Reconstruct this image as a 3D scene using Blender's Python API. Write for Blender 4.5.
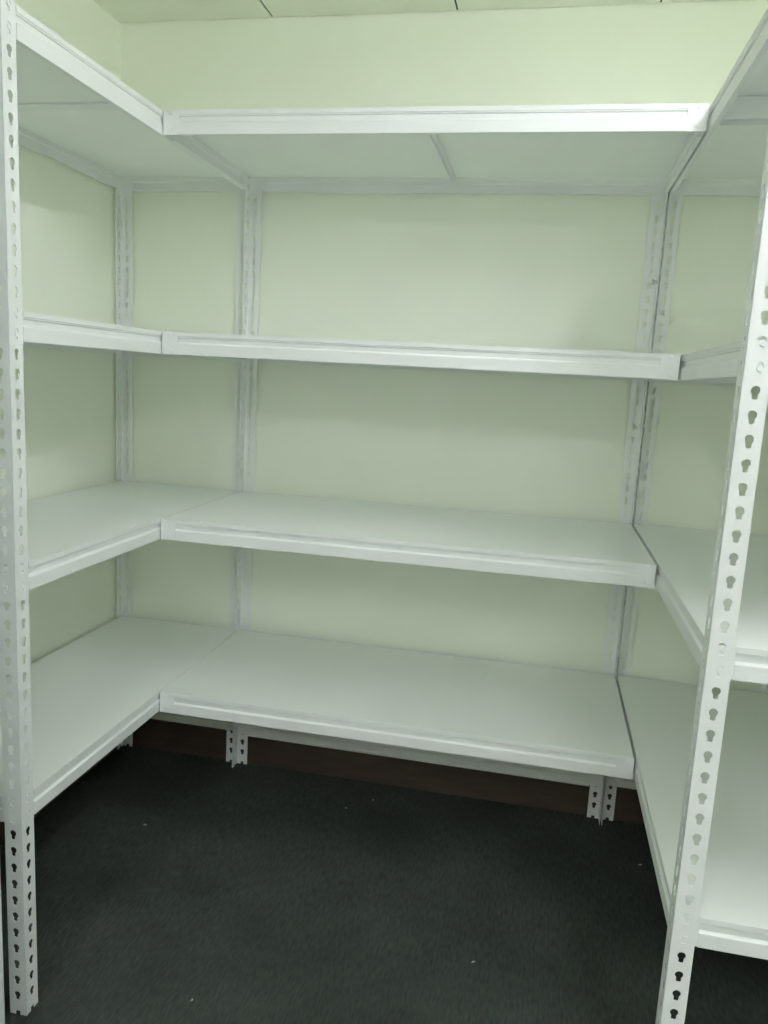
import bpy, bmesh, math, random
from mathutils import Matrix, Vector
random.seed(4)
for o in list(bpy.data.objects): bpy.data.objects.remove(o, do_unlink=True)
S = bpy.context.scene
COL = S.collection

# ------------------------------------------------------------------ camera
FPX = 785.2
cam = bpy.data.cameras.new('camera'); camo = bpy.data.objects.new('camera', cam); COL.objects.link(camo)
cam.sensor_fit = 'VERTICAL'; cam.sensor_height = 36.0; cam.sensor_width = 27.0
cam.lens = FPX * 36.0 / 1024.0
cam.clip_start = 0.02
YAW, PITCH, ROLL = 0.1935, -0.1677, 0.0540
fw = Vector((-math.sin(YAW)*math.cos(PITCH), math.cos(YAW)*math.cos(PITCH), math.sin(PITCH)))
rt = fw.cross(Vector((0, 0, 1))).normalized(); up = rt.cross(fw)
r2 = rt*math.cos(ROLL) + up*math.sin(ROLL); u2 = -rt*math.sin(ROLL) + up*math.cos(ROLL)
camo.matrix_world = Matrix(((r2.x, u2.x, -fw.x, 0.990), (r2.y, u2.y, -fw.y, -2.530), (r2.z, u2.z, -fw.z, 1.4044), (0, 0, 0, 1)))
S.camera = camo

# ------------------------------------------------------------------ world, exposure, lamp settings
W = bpy.data.worlds.new('room_air'); S.world = W; W.use_nodes = True
W.node_tree.nodes['Background'].inputs[0].default_value = (0.80, 0.92, 0.88, 1)
W.node_tree.nodes['Background'].inputs[1].default_value = 0.05
S.view_settings.view_transform = 'Standard'; S.view_settings.look = 'None'
S.view_settings.exposure = 0.0; S.view_settings.gamma = 1.0
S.view_settings.use_curve_mapping = False
S.cycles.max_bounces = 16; S.cycles.diffuse_bounces = 14      # pale room: let the light bounce to the end
LAMP_COLOR = (0.97, 0.97, 1.04)
LAMPS = [(1.50, -1.60, 90, 53.0), (0.35, -3.90, 90, 92.0), (1.75, -3.90, 90, 92.0)]; LAMP_LEN = 1.20  # first lights the alcove; the other two are added, unseen frontal fill

# ------------------------------------------------------------------ dimensions (metres)
WB = 1.283                     # length of the back bay
LD = 0.452                     # depth of the side racks
LL = 1.203                     # length of the side racks
D = 0.607                      # depth of the back bay
LV = [0.508, 1.002, 1.495, 2.030]   # shelf tops
BH = 0.057                     # beam height
PITCH_H = 0.038
F = 0.040; T = 0.0018
POST_H = 2.10
H = 2.492
XL, XR, YF = -0.462, 1.752, -5.0
OL, OR_ = -1.3, 3.5               # the wider room in front of the shelving alcove
YM = -1.302                    # where the alcove opens into it
RX = 1.287                     # inner face of the right rack
RB = -0.0110                    # rear face of the racks

# ------------------------------------------------------------------ materials
def mat(name, col, rough=0.5, var=0.0, scale=8.0, bump=0.0, bscale=200.0, spec=0.5, stretch=None, col2=None):
    m = bpy.data.materials.new(name); m.use_nodes = True
    n = m.node_tree.nodes; l = m.node_tree.links; b = n['Principled BSDF']
    b.inputs['Roughness'].default_value = rough
    b.inputs['Specular IOR Level'].default_value = spec
    tc = n.new('ShaderNodeTexCoord'); src = tc.outputs['Object']
    if stretch:
        mp = n.new('ShaderNodeMapping'); mp.inputs['Scale'].default_value = stretch
        l.new(src, mp.inputs[0]); src = mp.outputs[0]
    tx = n.new('ShaderNodeTexNoise'); tx.inputs['Scale'].default_value = scale; tx.inputs['Detail'].default_value = 5
    l.new(src, tx.inputs[0])
    rp = n.new('ShaderNodeValToRGB')
    c2 = col2 if col2 else tuple(c*(1-var) for c in col)
    rp.color_ramp.elements[0].position = 0.3; rp.color_ramp.elements[1].position = 0.7
    rp.color_ramp.elements[0].color = (*c2, 1); rp.color_ramp.elements[1].color = (*col, 1)
    l.new(tx.outputs[0], rp.inputs[0]); l.new(rp.outputs[0], b.inputs['Base Color'])
    if bump:
        t2 = n.new('ShaderNodeTexNoise'); t2.inputs['Scale'].default_value = bscale; t2.inputs['Detail'].default_value = 3
        l.new(src, t2.inputs[0])
        bp = n.new('ShaderNodeBump'); bp.inputs['Strength'].default_value = bump; bp.inputs['Distance'].default_value = 0.002
        l.new(t2.outputs[0], bp.inputs['Height']); l.new(bp.outputs[0], b.inputs['Normal'])
    return m
M = {}
M['steel'] = mat('white_powder_coat', (0.85, 0.872, 0.872), 0.45, 0.04, 6, 0.03, 400)
M['board'] = mat('white_melamine', (0.89, 0.92, 0.90), 0.38, 0.03, 3, 0.02, 300)
M['wall'] = mat('cream_wall_paint', (0.87, 0.90, 0.80), 0.75, 0.03, 2.5, 0.08, 160)
M['ceil'] = mat('ceiling_panel_paint', (0.83, 0.855, 0.765), 0.85, 0.05, 5, 0.1, 120)
M['gap'] = mat('dark_joint', (0.10, 0.11, 0.09), 0.9, 0.2, 10)
M['brown'] = mat('brown_skirting', (0.062, 0.040, 0.028), 0.6, 0.35, 7, 0.05, 80, stretch=(1, 1, 6))
M['rivet'] = mat('zinc_rivet', (0.62, 0.66, 0.64), 0.35, 0.1, 60)
M['jamb'] = mat('white_gloss_paint', (0.82, 0.86, 0.90), 0.3, 0.03, 4, 0.02, 100)
M['lint'] = mat('pale_lint', (0.45, 0.47, 0.44), 0.9, 0.2, 90)
M['fixture'] = mat('white_lamp_housing', (0.8, 0.8, 0.8), 0.4, 0.02, 5)
M['door'] = mat('pale_door_paint', (0.66, 0.68, 0.62), 0.45, 0.04, 3, 0.03, 90)
# carpet: charcoal loop pile with fine ribs and worn patches
def carpet():
    m = bpy.data.materials.new('charcoal_carpet'); m.use_nodes = True
    n = m.node_tree.nodes; l = m.node_tree.links; b = n['Principled BSDF']
    b.inputs['Roughness'].default_value = 0.95; b.inputs['Specular IOR Level'].default_value = 0.15
    tc = n.new('ShaderNodeTexCoord')
    mp = n.new('ShaderNodeMapping'); mp.inputs['Scale'].default_value = (170, 34, 1); l.new(tc.outputs['Object'], mp.inputs[0])
    a = n.new('ShaderNodeTexNoise'); a.inputs['Scale'].default_value = 1.0; a.inputs['Detail'].default_value = 6; l.new(mp.outputs[0], a.inputs[0])
    c = n.new('ShaderNodeTexNoise'); c.inputs['Scale'].default_value = 3.2; c.inputs['Detail'].default_value = 4; l.new(tc.outputs['Object'], c.inputs[0])
    mx = n.new('ShaderNodeMath'); mx.operation = 'MULTIPLY'; l.new(a.outputs[0], mx.inputs[0]); l.new(c.outputs[0], mx.inputs[1])
    r = n.new('ShaderNodeValToRGB')
    r.color_ramp.elements[0].position = 0.12; r.color_ramp.elements[0].color = (0.030, 0.036, 0.031, 1)
    r.color_ramp.elements[1].position = 0.42; r.color_ramp.elements[1].color = (0.068, 0.079, 0.069, 1)
    l.new(mx.outputs[0], r.inputs[0]); l.new(r.outputs[0], b.inputs['Base Color'])
    bp = n.new('ShaderNodeBump'); bp.inputs['Strength'].default_value = 0.6; bp.inputs['Distance'].default_value = 0.004
    l.new(a.outputs[0], bp.inputs['Height']); l.new(bp.outputs[0], b.inputs['Normal'])
    return m
M['carpet'] = carpet()
def emis(strength):
    m = bpy.data.materials.new('lit_tube'); m.use_nodes = True
    n = m.node_tree.nodes; l = m.node_tree.links; b = n['Principled BSDF']
    b.inputs['Base Color'].default_value = (0.8, 0.8, 0.8, 1)
    b.inputs['Emission Color'].default_value = (*LAMP_COLOR, 1); b.inputs['Emission Strength'].default_value = strength
    return m

# ------------------------------------------------------------------ mesh helpers
def box(bm, x0, x1, y0, y1, z0, z1):
    v = [bm.verts.new((x, y, z)) for z in (z0, z1) for y in (y0, y1) for x in (x0, x1)]
    for f in ((0, 2, 3, 1), (4, 5, 7, 6), (0, 1, 5, 4), (2, 6, 7, 3), (0, 4, 6, 2), (1, 3, 7, 5)):
        bm.faces.new([v[i] for i in f])
def cyl(bm, c, axis, r, h, n=10, r2=None):
    """disc of height h along axis ('x','y','z') starting at c"""
    r2 = r if r2 is None else r2
    rings = []
    for k, rr in ((0, r), (1, r2)):
        ring = []
        for i in range(n):
            a = 2*math.pi*i/n; p = [rr*math.cos(a), rr*math.sin(a)]
            d = h*k
            q = {'x': (d, p[0], p[1]), 'y': (p[0], d, p[1]), 'z': (p[0], p[1], d)}[axis]
            ring.append(bm.verts.new((c[0]+q[0], c[1]+q[1], c[2]+q[2])))
        rings.append(ring)
    for i in range(n):
        j = (i+1) % n; bm.faces.new((rings[0][i], rings[0][j], rings[1][j], rings[1][i]))
    bm.faces.new(rings[0][::-1]); bm.faces.new(rings[1])
def extrude_profile(bm, prof, x0, x1):
    """closed profile [(o, z)] swept from x0 to x1; o is towards -y"""
    a = [bm.verts.new((x0, -o, z)) for o, z in prof]; b = [bm.verts.new((x1, -o, z)) for o, z in prof]
    n = len(prof)
    for i in range(n):
        j = (i+1) % n; bm.faces.new((a[i], a[j], b[j], b[i]))
    bm.faces.new(a[::-1]); bm.faces.new(b)
def mesh(bm, name, m):
    bmesh.ops.recalc_face_normals(bm, faces=bm.faces[:])
    me = bpy.data.meshes.new(name); bm.to_mesh(me); bm.free(); me.materials.append(M[m] if isinstance(m, str) else m)
    return me
def link(name, me, parent=None, mw=None, bevel=0.0):
    o = bpy.data.objects.new(name, me); COL.objects.link(o)
    if parent: o.parent = parent
    if mw is not None: o.matrix_local = mw
    if bevel:
        b = o.modifiers.new('edge', 'BEVEL'); b.width = bevel; b.segments = 2; b.limit_method = 'ANGLE'
    return o
def boxobj(name, m, x0, x1, y0, y1, z0, z1, parent=None, bevel=0.0, origin=None):
    bm = bmesh.new()
    ox, oy, oz = origin if origin else ((x0+x1)/2, (y0+y1)/2, z0)
    box(bm, x0-ox, x1-ox, y0-oy, y1-oy, z0-oz, z1-oz)
    return link(name, mesh(bm, name, m), parent, Matrix.Translation((ox, oy, oz)), bevel)
def struct(o, label, cat):
    o['kind'] = 'structure'; o['label'] = label; o['category'] = cat; return o
def thing(name, label, cat, loc=(0, 0, 0), group=None):
    o = bpy.data.objects.new(name, None); COL.objects.link(o); o.location = loc; o.empty_display_size = 0.1
    o['label'] = label; o['category'] = cat
    if group: o['group'] = group
    return o
def tag(o, label, cat, group=None):
    o['label'] = label; o['category'] = cat
    if group: o['group'] = group
    return o
TR = Matrix.Translation
def RZ(a): return Matrix.Rotation(math.radians(a), 4, 'Z')

# ------------------------------------------------------------------ room shell
struct(boxobj('floor', 'carpet', OL-0.1, OR_+0.1, YF-0.1, 0.1, -0.06, 0.0), 'dark charcoal carpeted floor under the shelving', 'floor')
struct(boxobj('wall_back', 'wall', XL-0.1, XR+0.1, 0.0, 0.1, 0, H+0.05), 'pale cream painted wall behind the back shelves', 'wall')
struct(boxobj('wall_left', 'wall', XL-0.1, XL, YM, 0.0, 0, H+0.05), 'pale cream painted wall behind the left rack', 'wall')
struct(boxobj('wall_right', 'wall', XR, XR+0.1, YM, 0.0, 0, H+0.05), 'pale cream painted wall behind the right rack', 'wall')
struct(boxobj('wall_front', 'wall', OL-0.1, OR_+0.1, YF-0.1, YF, 0, H+0.05), 'pale cream painted wall opposite the back shelves', 'wall')
struct(boxobj('wall_outer_left', 'wall', OL-0.1, OL, YF, YM, 0, H+0.05), 'pale cream wall of the outer room, on its left', 'wall')
struct(boxobj('wall_outer_right', 'wall', OR_, OR_+0.1, YF, YM, 0, H+0.05), 'pale cream wall of the outer room, on its right', 'wall')
struct(boxobj('wall_return_left', 'wall', OL, -0.148, YM-0.10, YM-0.0005, 0, H+0.05), 'pale cream wall return left of the alcove opening', 'wall')
struct(boxobj('wall_return_right', 'wall', XR, OR_, YM-0.10, YM-0.0005, 0, H+0.05), 'pale cream wall return right of the alcove opening', 'wall')
ceil = struct(boxobj('ceiling', 'gap', OL-0.1, OR_+0.1, YF-0.1, 0.1, H+0.004, H+0.06), 'pale panelled ceiling with thin dark joints', 'ceiling')
# ceiling panels, one mesh shared by the whole ones
PX, PY, G = 0.577, 1.2, 0.0065
pm = {}
i = -1
x = 0.058 - 3*PX
while x < OR_:
    x0, x1 = max(x, OL), min(x+PX, OR_)
    y1 = 0.0
    while y1 > YF:
        y0 = max(y1-PY, YF)
        key = (round(x1-x0, 3), round(y1-y0, 3))
        if key not in pm:
            bm = bmesh.new(); w, d = key
            g0 = G/2; g1 = G/2
            box(bm, -w/2+g0, w/2-g1, -d/2+g0, d/2-(0 if False else g0), 0, 0.008)
            pm[key] = mesh(bm, 'ceiling_panel', 'ceil')
        o = link('ceiling_panel', pm[key], ceil)
        o.matrix_parent_inverse = Matrix.Identity(4)
        o.location = Vector(((x0+x1)/2, (y0+y1)/2, H)) - ceil.location
        y1 -= PY
    x += PX
# skirting boards
def skirt(name, L, loc, rz, label):
    bm = bmesh.new(); prof = [(0, 0), (0.0035, 0), (0.0030, 0.106), (0.0020, 0.114), (0.0008, 0.116), (0, 0.116)]
    extrude_profile(bm, prof, 0, L)
    o = link(name, mesh(bm, name, 'brown'), None, TR(loc) @ RZ(rz))
    return struct(o, label, 'baseboard')
skirt('baseboard_back', XR-XL, (XL, 0, 0), 0, 'dark brown skirting board along the back wall')
skirt('baseboard_left', -YM-0.015, (XL, YM, 0), 90, 'dark brown skirting board along the left wall')
skirt('baseboard_right', -YM-0.015, (XR, -0.015, 0), -90, 'dark brown skirting board along the right wall')
# white jamb standing just in front of the left rack
bm = bmesh.new()
box(bm, -0.16, 0.010, -0.05, 0.05, 0, H-0.002); box(bm, -0.16, 0.002, -0.062, 0.062, 0, H-0.002)
struct(link('trim_1', mesh(bm, 'trim_1', 'jamb'), None, TR((0.014, -1.352, 0)), 0.002), 'white painted jamb at the edge of the left rack', 'door jamb')
# door behind the viewer
dr = struct(boxobj('door_1', 'door', 0.25, 1.10, YF, YF+0.035, 0.005, 2.05, bevel=0.002), 'pale painted door in the wall opposite the shelves', 'door')
bm = bmesh.new(); cyl(bm, (0, 0, 0), 'y', 0.022, 0.012, 14); cyl(bm, (0, 0.010, 0), 'y', 0.009, 0.03, 10); box(bm, -0.008, 0.11, 0.036, 0.050, -0.009, 0.009)
link('door_handle', mesh(bm, 'door_handle', 'rivet'), dr, TR((-0.36, 0.017, 1.0)))

# ------------------------------------------------------------------ ceiling lamp by the alcove, plus two added fill lamps
ll = LAMP_LEN
bm = bmesh.new()
extrude_profile(bm, [(-0.055, 0), (-0.055, -0.018), (-0.035, -0.038), (0.035, -0.038), (0.055, -0.018), (0.055, 0)], -ll/2-0.03, ll/2+0.03)
HOUS = mesh(bm, 'housing', 'fixture')
bm = bmesh.new()
for sx in (-1, 1):
    x0 = sx*(ll/2+0.02)
    box(bm, min(x0, x0-sx*0.018), max(x0, x0-sx*0.018), -0.055, 0.055, -0.088, -0.0375)
HOLD = mesh(bm, 'tube_holder', 'fixture')
bm = bmesh.new(); cyl(bm, (-ll/2+0.003, 0, 0), 'x', 0.013, ll-0.006, 16)
TUBE = mesh(bm, 'tube', 'fixture')
for (lx, ly, la, ls), lb in zip(LAMPS, ('twin-tube fluorescent ceiling light at the alcove opening, above the right rack', 'added unseen fill light, built as a twin-tube fitting over the outer room, on its left', 'added unseen fill light, built as a twin-tube fitting over the outer room, on its right')):
    lamp = thing('ceiling_light', lb, 'ceiling light', (lx, ly, H), 'fluorescent ceiling lights')
    lamp.rotation_euler = (0, 0, math.radians(la))
    link('housing', HOUS, lamp, bevel=0.004)
    link('tube_holder', HOLD, lamp)
    tm = TUBE.copy(); tm.materials.clear(); tm.materials.append(emis(ls))
    for yy in (-0.034, 0.034): link('tube', tm, lamp, TR((0, yy, -0.068)))

# ------------------------------------------------------------------ shelving pieces
HOLE0 = LV[0] - 0.044          # lower rivet of the lowest shelf
def keyhole():
    """key-shaped slot outline round (0, 0), counter-clockwise, 14 points: wide head, narrow foot"""
    pts = []
    R, cz, w, b = 0.0074, 0.0032, 0.0044, -0.0107
    a0 = -math.acos(w/R)                      # where the foot joins the head
    for k in range(9):
        a = a0 + (math.pi - 2*a0)*k/8.0
        pts.append((R*math.cos(a), cz + R*math.sin(a)))
    pts += [(-w, -0.0095), (-w*0.6, b), (w*0.6, b), (w, -0.0095)]
    return pts
KH = keyhole()
def flange(bm, tf, wd):
    """plate wd wide, POST_H tall with a row of key-shaped slots. tf(u, d, z): u across, d depth."""
    def quadbox(u0, u1, z0, z1):
        v = [bm.verts.new(tf(u, d, z)) for d in (0, T) for z in (z0, z1) for u in (u0, u1)]
        for f in ((0, 1, 3, 2), (4, 6, 7, 5), (0, 4, 5, 1), (2, 3, 7, 6), (0, 2, 6, 4), (1, 5, 7, 3)):
            bm.faces.new([v[k] for k in f])
    uc = wd*0.52
    k0 = math.ceil((0.012 - HOLE0)/PITCH_H)
    z = HOLE0 + k0*PITCH_H
    if z - 0.019 < 0: z += PITCH_H
    zb = z - PITCH_H/2
    if zb > 0.0005:                           # cut-off slot at the foot
        nh = min(0.009, zb*0.7)
        quadbox(0, uc-0.0055, 0, nh); quadbox(uc+0.0055, wd, 0, nh); quadbox(0, wd, nh, zb)
    hw, hh = uc, PITCH_H/2
    while z + hh < POST_H:
        outer = []
        for (a, b) in KH:
            du = (wd-uc) if a > 0 else uc
            s = min(du/abs(a) if abs(a) > 1e-6 else 1e9, hh/abs(b) if abs(b) > 1e-6 else 1e9)
            outer.append([a*s, b*s])
        for (cu, cz_) in ((wd-uc, hh), (-uc, hh), (-uc, -hh), (wd-uc, -hh)):   # snap nearest to the corners
            j = min(range(len(outer)), key=lambda q: (outer[q][0]-cu)**2 + (outer[q][1]-cz_)**2)
            outer[j] = [cu, cz_]
        n = len(KH); rings = []
        for d in (0, T):
            rings.append(([bm.verts.new(tf(uc+a, d, z+b)) for a, b in KH], [bm.verts.new(tf(uc+a, d, z+b)) for a, b in outer]))
        for q in range(n):
            r = (q+1) % n
            bm.faces.new((rings[0][0][q], rings[0][0][r], rings[0][1][r], rings[0][1][q]))
            bm.faces.new((rings[1][0][r], rings[1][0][q], rings[1][1][q], rings[1][1][r]))
            bm.faces.new((rings[0][0][r], rings[0][0][q], rings[1][0][q], rings[1][0][r]))
            bm.faces.new((rings[0][1][q], rings[0][1][r], rings[1][1][r], rings[1][1][q]))
        z += PITCH_H
    zt = z - hh
    if zt < POST_H - 0.0005: quadbox(0, wd, zt, POST_H)
def post_mesh():
    bm = bmesh.new()
    flange(bm, lambda u, d, z: (u, d, z), F)        # along +x, thickness into +y
    flange(bm, lambda u, d, z: (d, u, z), F)        # along +y, thickness into +x
    bmesh.ops.remove_doubles(bm, verts=bm.verts[:], dist=1e-5)
    return mesh(bm, 'post', 'steel')
POST = post_mesh()

BEAMS = {}
def beam_mesh(L, step=True):
    key = (round(L, 4), step)
    if key in BEAMS: return BEAMS[key]
    bm = bmesh.new(); e = 0.042; t = 0.0015
    flat = [(0, 0), (0, -BH), (-t, -BH), (-t, -0.0005)]
    flat = [(0, 0), (0, -BH), (-t, -BH), (-t, 0)]
    out = [(0, 0), (0, -0.0100), (-0.0050, -0.0150), (-0.0050, -0.0255), (0.0000, -0.0295), (0.0004, -0.0310), (0.0004, -BH+0.002), (0, -BH)]
    inn = [(-t-0.001, -BH), (-t, -0.0310), (-0.0065, -0.0265), (-0.0065, -0.0142), (-t, -0.0138), (-t, 0)]
    extrude_profile(bm, flat, 0, e); extrude_profile(bm, flat, L-e, L)
    extrude_profile(bm, [(o+0.0016, z) for o, z in out+inn], e, L-e)   # joggled out, flush with the post face
    # turned-in toe along the foot of the beam
    box(bm, e, L-e, 0.0005, 0.010, -BH, -BH+0.0015)
    BEAMS[key] = mesh(bm, 'beam', 'steel'); return BEAMS[key]
def rivet_mesh():
    bm = bmesh.new(); cyl(bm, (0, 0, 0), 'y', 0.0033, -0.0020, 10); cyl(bm, (0, -0.0012, 0), 'y', 0.0052, -0.0010, 12, 0.0044)
    return mesh(bm, 'rivet', 'steel')
RIV = rivet_mesh()
def beam(root, L, origin, rz, z, rivets=True, name='beam'):
    """beam from origin along local +x turned by rz; its face looks to local -y"""
    b = link(name, beam_mesh(L), root, TR((origin[0], origin[1], z)) @ RZ(rz))
    if rivets:
        for xx in (F*0.52, L-F*0.52):
            for zz in (-0.006, -0.044): link('rivet', RIV, b, TR((xx, 0.0, zz)))
    return b
def board(root, x0, x1, y0, y1, z):
    bm = bmesh.new(); w, d = (x1-x0)/2, (y1-y0)/2
    box(bm, -w, w, -d, d, -0.0132, 0.0)
    return link('shelf_board', mesh(bm, 'shelf_board', 'board'), root, TR(((x0+x1)/2, (y0+y1)/2, z-0.0003)), 0.0006)
def crossbar(root, x0, x1, y0, y1, z, axis):
    """folded channel under the boards with a lug at each end"""
    bm = bmesh.new()
    if axis == 'y':
        xm = (x0+x1)/2; w = (x1-x0)/2
        box(bm, xm-w, xm+w, y0, y1, -0.0160, -0.0142)
        box(bm, xm-w, xm-w+0.0018, y0, y1, -0.026, -0.0160); box(bm, xm+w-0.0018, xm+w, y0, y1, -0.026, -0.0160)
        for yy in (y0, y1-0.002): box(bm, xm-w*1.1, xm+w*1.1, yy, yy+0.002, -0.052, -0.0142)
    else:
        ym = (y0+y1)/2; w = (y1-y0)/2
        box(bm, x0, x1, ym-w, ym+w, -0.0160, -0.0142)
        box(bm, x0, x1, ym-w, ym-w+0.0018, -0.058, -0.0160); box(bm, x0, x1, ym+w-0.0018, ym+w, -0.058, -0.0160)
    return link('crossbar', mesh(bm, 'crossbar', 'steel'), root, TR((0, 0, z)))

def side_rack(name, x_in, sgn, label):
    """rack along the side wall: x_in is the aisle face, sgn -1 = grows to -x (left), +1 = grows to +x"""
    root = thing(name, label, 'shelf rack', (x_in + sgn*LD/2, -LL/2, 0), 'white perforated shelving racks')
    R0 = root.location
    def P(x, y): return (x - R0.x, y - R0.y, 0)
    xo = x_in + sgn*LD; yf, yb = -LL, RB
    xa, xb = min(x_in, xo), max(x_in, xo)
    for (x, y, rz) in ((xa, yf, 0), (xb, yf, 90), (xb, yb, 180), (xa, yb, 270)):
        link('post', POST, root, TR(P(x, y)) @ RZ(rz))
    t = T + 0.0004
    Ly = yb - yf - 2*t; Lx = xb - xa - 2*t
    for z in LV:
        # long beams (left plane looks to -x, right plane looks to +x)
        beam(root, Ly, P(xb-t, yf+t), 90, z)
        beam(root, Ly, P(xa+t, yb-t), -90, z, rivets=(sgn > 0))
        beam(root, Lx, P(xa+t, yf+t), 0, z)
        beam(root, Lx, P(xb-t, yb-t), 180, z, rivets=False)
        e = t + 0.0003
        board(root, *(xa+e-R0.x, xb-e-R0.x, yf+e-R0.y, yb-e-0.010-R0.y), z)
        if sgn > 0: crossbar(root, xa+0.014-R0.x, xb-0.014-R0.x, -0.69-R0.y, -0.645-R0.y, z, 'x')
        else:                                     # flat bar under the board
            bm = bmesh.new(); box(bm, xa+0.014-R0.x, xb-0.014-R0.x, -0.712-R0.y, -0.672-R0.y, -0.0185, -0.0138)
            link('crossbar', mesh(bm, 'crossbar', 'steel'), root, TR((0, 0, z)))
    # low tie beams near the floor: along the wall and across the back
    zt = HOLE0 - 8*PITCH_H + 0.050
    beam(root, Lx, P(xb-t, yb-t), 180, zt, rivets=False, name='tie_beam')
    if sgn < 0: beam(root, Ly, P(xa+t, yb-t), -90, zt, rivets=False, name='tie_beam')
    else: beam(root, Ly, P(xb-t, yf+t), 90, zt, rivets=False, name='tie_beam')
    return root
left = side_rack('shelf_rack', 0.0, -1, 'white steel shelf rack along the left wall, with its perforated front post')
right = side_rack('shelf_rack', RX, 1, 'white steel shelf rack on the right, its perforated front post standing before its shelves')

# back bay: rear posts only, its front beam hangs between the two side racks
bk = thing('shelf_rack', 'wide white shelf rack across the back wall, between the two side racks', 'shelf rack', (WB/2, -D/2, 0), 'white perforated shelving racks')
R0 = bk.location
def PB(x, y): return (x - R0.x, y - R0.y, 0)
PXR = 1.2815
link('post', POST, bk, TR(PB(0.0006, RB)) @ RZ(270)); link('post', POST, bk, TR(PB(PXR, RB)) @ RZ(180))
t = T + 0.0004
for k, z in enumerate(LV):
    fb = beam(bk, WB-0.0044, PB(0.0034, -D), 0, z)
    for zz in (-0.008, -0.036): link('rivet', RIV, fb, TR((0.642, 0.0006, zz)))     # crossbar rivets on the front beam
    beam(bk, PXR-0.0006-2*t, PB(PXR-t, RB-t), 180, z, rivets=False)
    beam(bk, D+RB-0.004-F, PB(0.0022, RB-F), -90, z, rivets=False, name='side_beam')
    beam(bk, D+RB-0.004-t, PB(PXR-t, -D+0.004), 90, z, rivets=False, name='side_beam')
    board(bk, 0.0026-R0.x, WB-0.004-R0.x, -D+0.0042-R0.y, RB-t-0.0125-R0.y, z)
    crossbar(bk, 0.652-R0.x, 0.668-R0.x, -D+0.012-R0.y, RB-0.014-R0.y, z, 'y')
beam(bk, PXR-0.0006-2*t, PB(PXR-t, RB-t), 180, HOLE0 - 9*PITCH_H + 0.050, rivets=False, name='tie_beam')
# bolt that clamps the two rear posts together
bm = bmesh.new(); cyl(bm, (0, 0, 0), 'x', 0.004, 0.018, 8); cyl(bm, (0, 0, 0), 'x', 0.009, 0.005, 6); cyl(bm, (0.014, 0, 0), 'x', 0.009, 0.004, 6)
o = link('clamp_bolt', mesh(bm, 'clamp_bolt', 'rivet'), bk, TR(PB(PXR-0.016, RB-0.030)) @ TR((0, 0, LV[2]+0.232)))

# ------------------------------------------------------------------ scraps on the carpet
def scrap(loc, s, rz, label):
    bm = bmesh.new(); n = 9; ring = []; top = []
    for q in range(n):
        a = 2*math.pi*q/n; r = s*random.uniform(0.55, 1.0)
        ring.append(bm.verts.new((r*1.5*math.cos(a), r*0.8*math.sin(a), 0.0)))
        top.append(bm.verts.new((r*1.1*math.cos(a), r*0.55*math.sin(a), s*random.uniform(0.3, 0.6))))
    for q in range(n):
        r = (q+1) % n; bm.faces.new((ring[q], ring[r], top[r], top[q]))
    bm.faces.new(ring[::-1]); bm.faces.new(top)
    o = link('paper_scrap', mesh(bm, 'paper_scrap', 'lint'), None, TR((loc[0], loc[1], 0.0)) @ RZ(rz))
    tag(o, label, 'scrap', 'tiny scraps on the carpet')
scrap((0.458, -0.192), 0.0035, 20, 'tiny pale scrap on the carpet under the back shelf, left of its neighbour')
scrap((0.533, -0.117), 0.0035, 60, 'tiny pale scrap closest to the brown skirting board')
scrap((1.387, -0.243), 0.0050, 10, 'small pale scrap on the carpet below the right rack')
scrap((0.932, -0.782), 0.0045, 40, 'pale scrap lying alone out in the middle of the carpet')
scrap((-0.116, -0.467), 0.0050, 5, 'faint pale scrap on the carpet below the left rack')
scrap((0.323, -1.070), 0.0035, 75, 'small pale speck of lint nearest the lower left of the carpet')
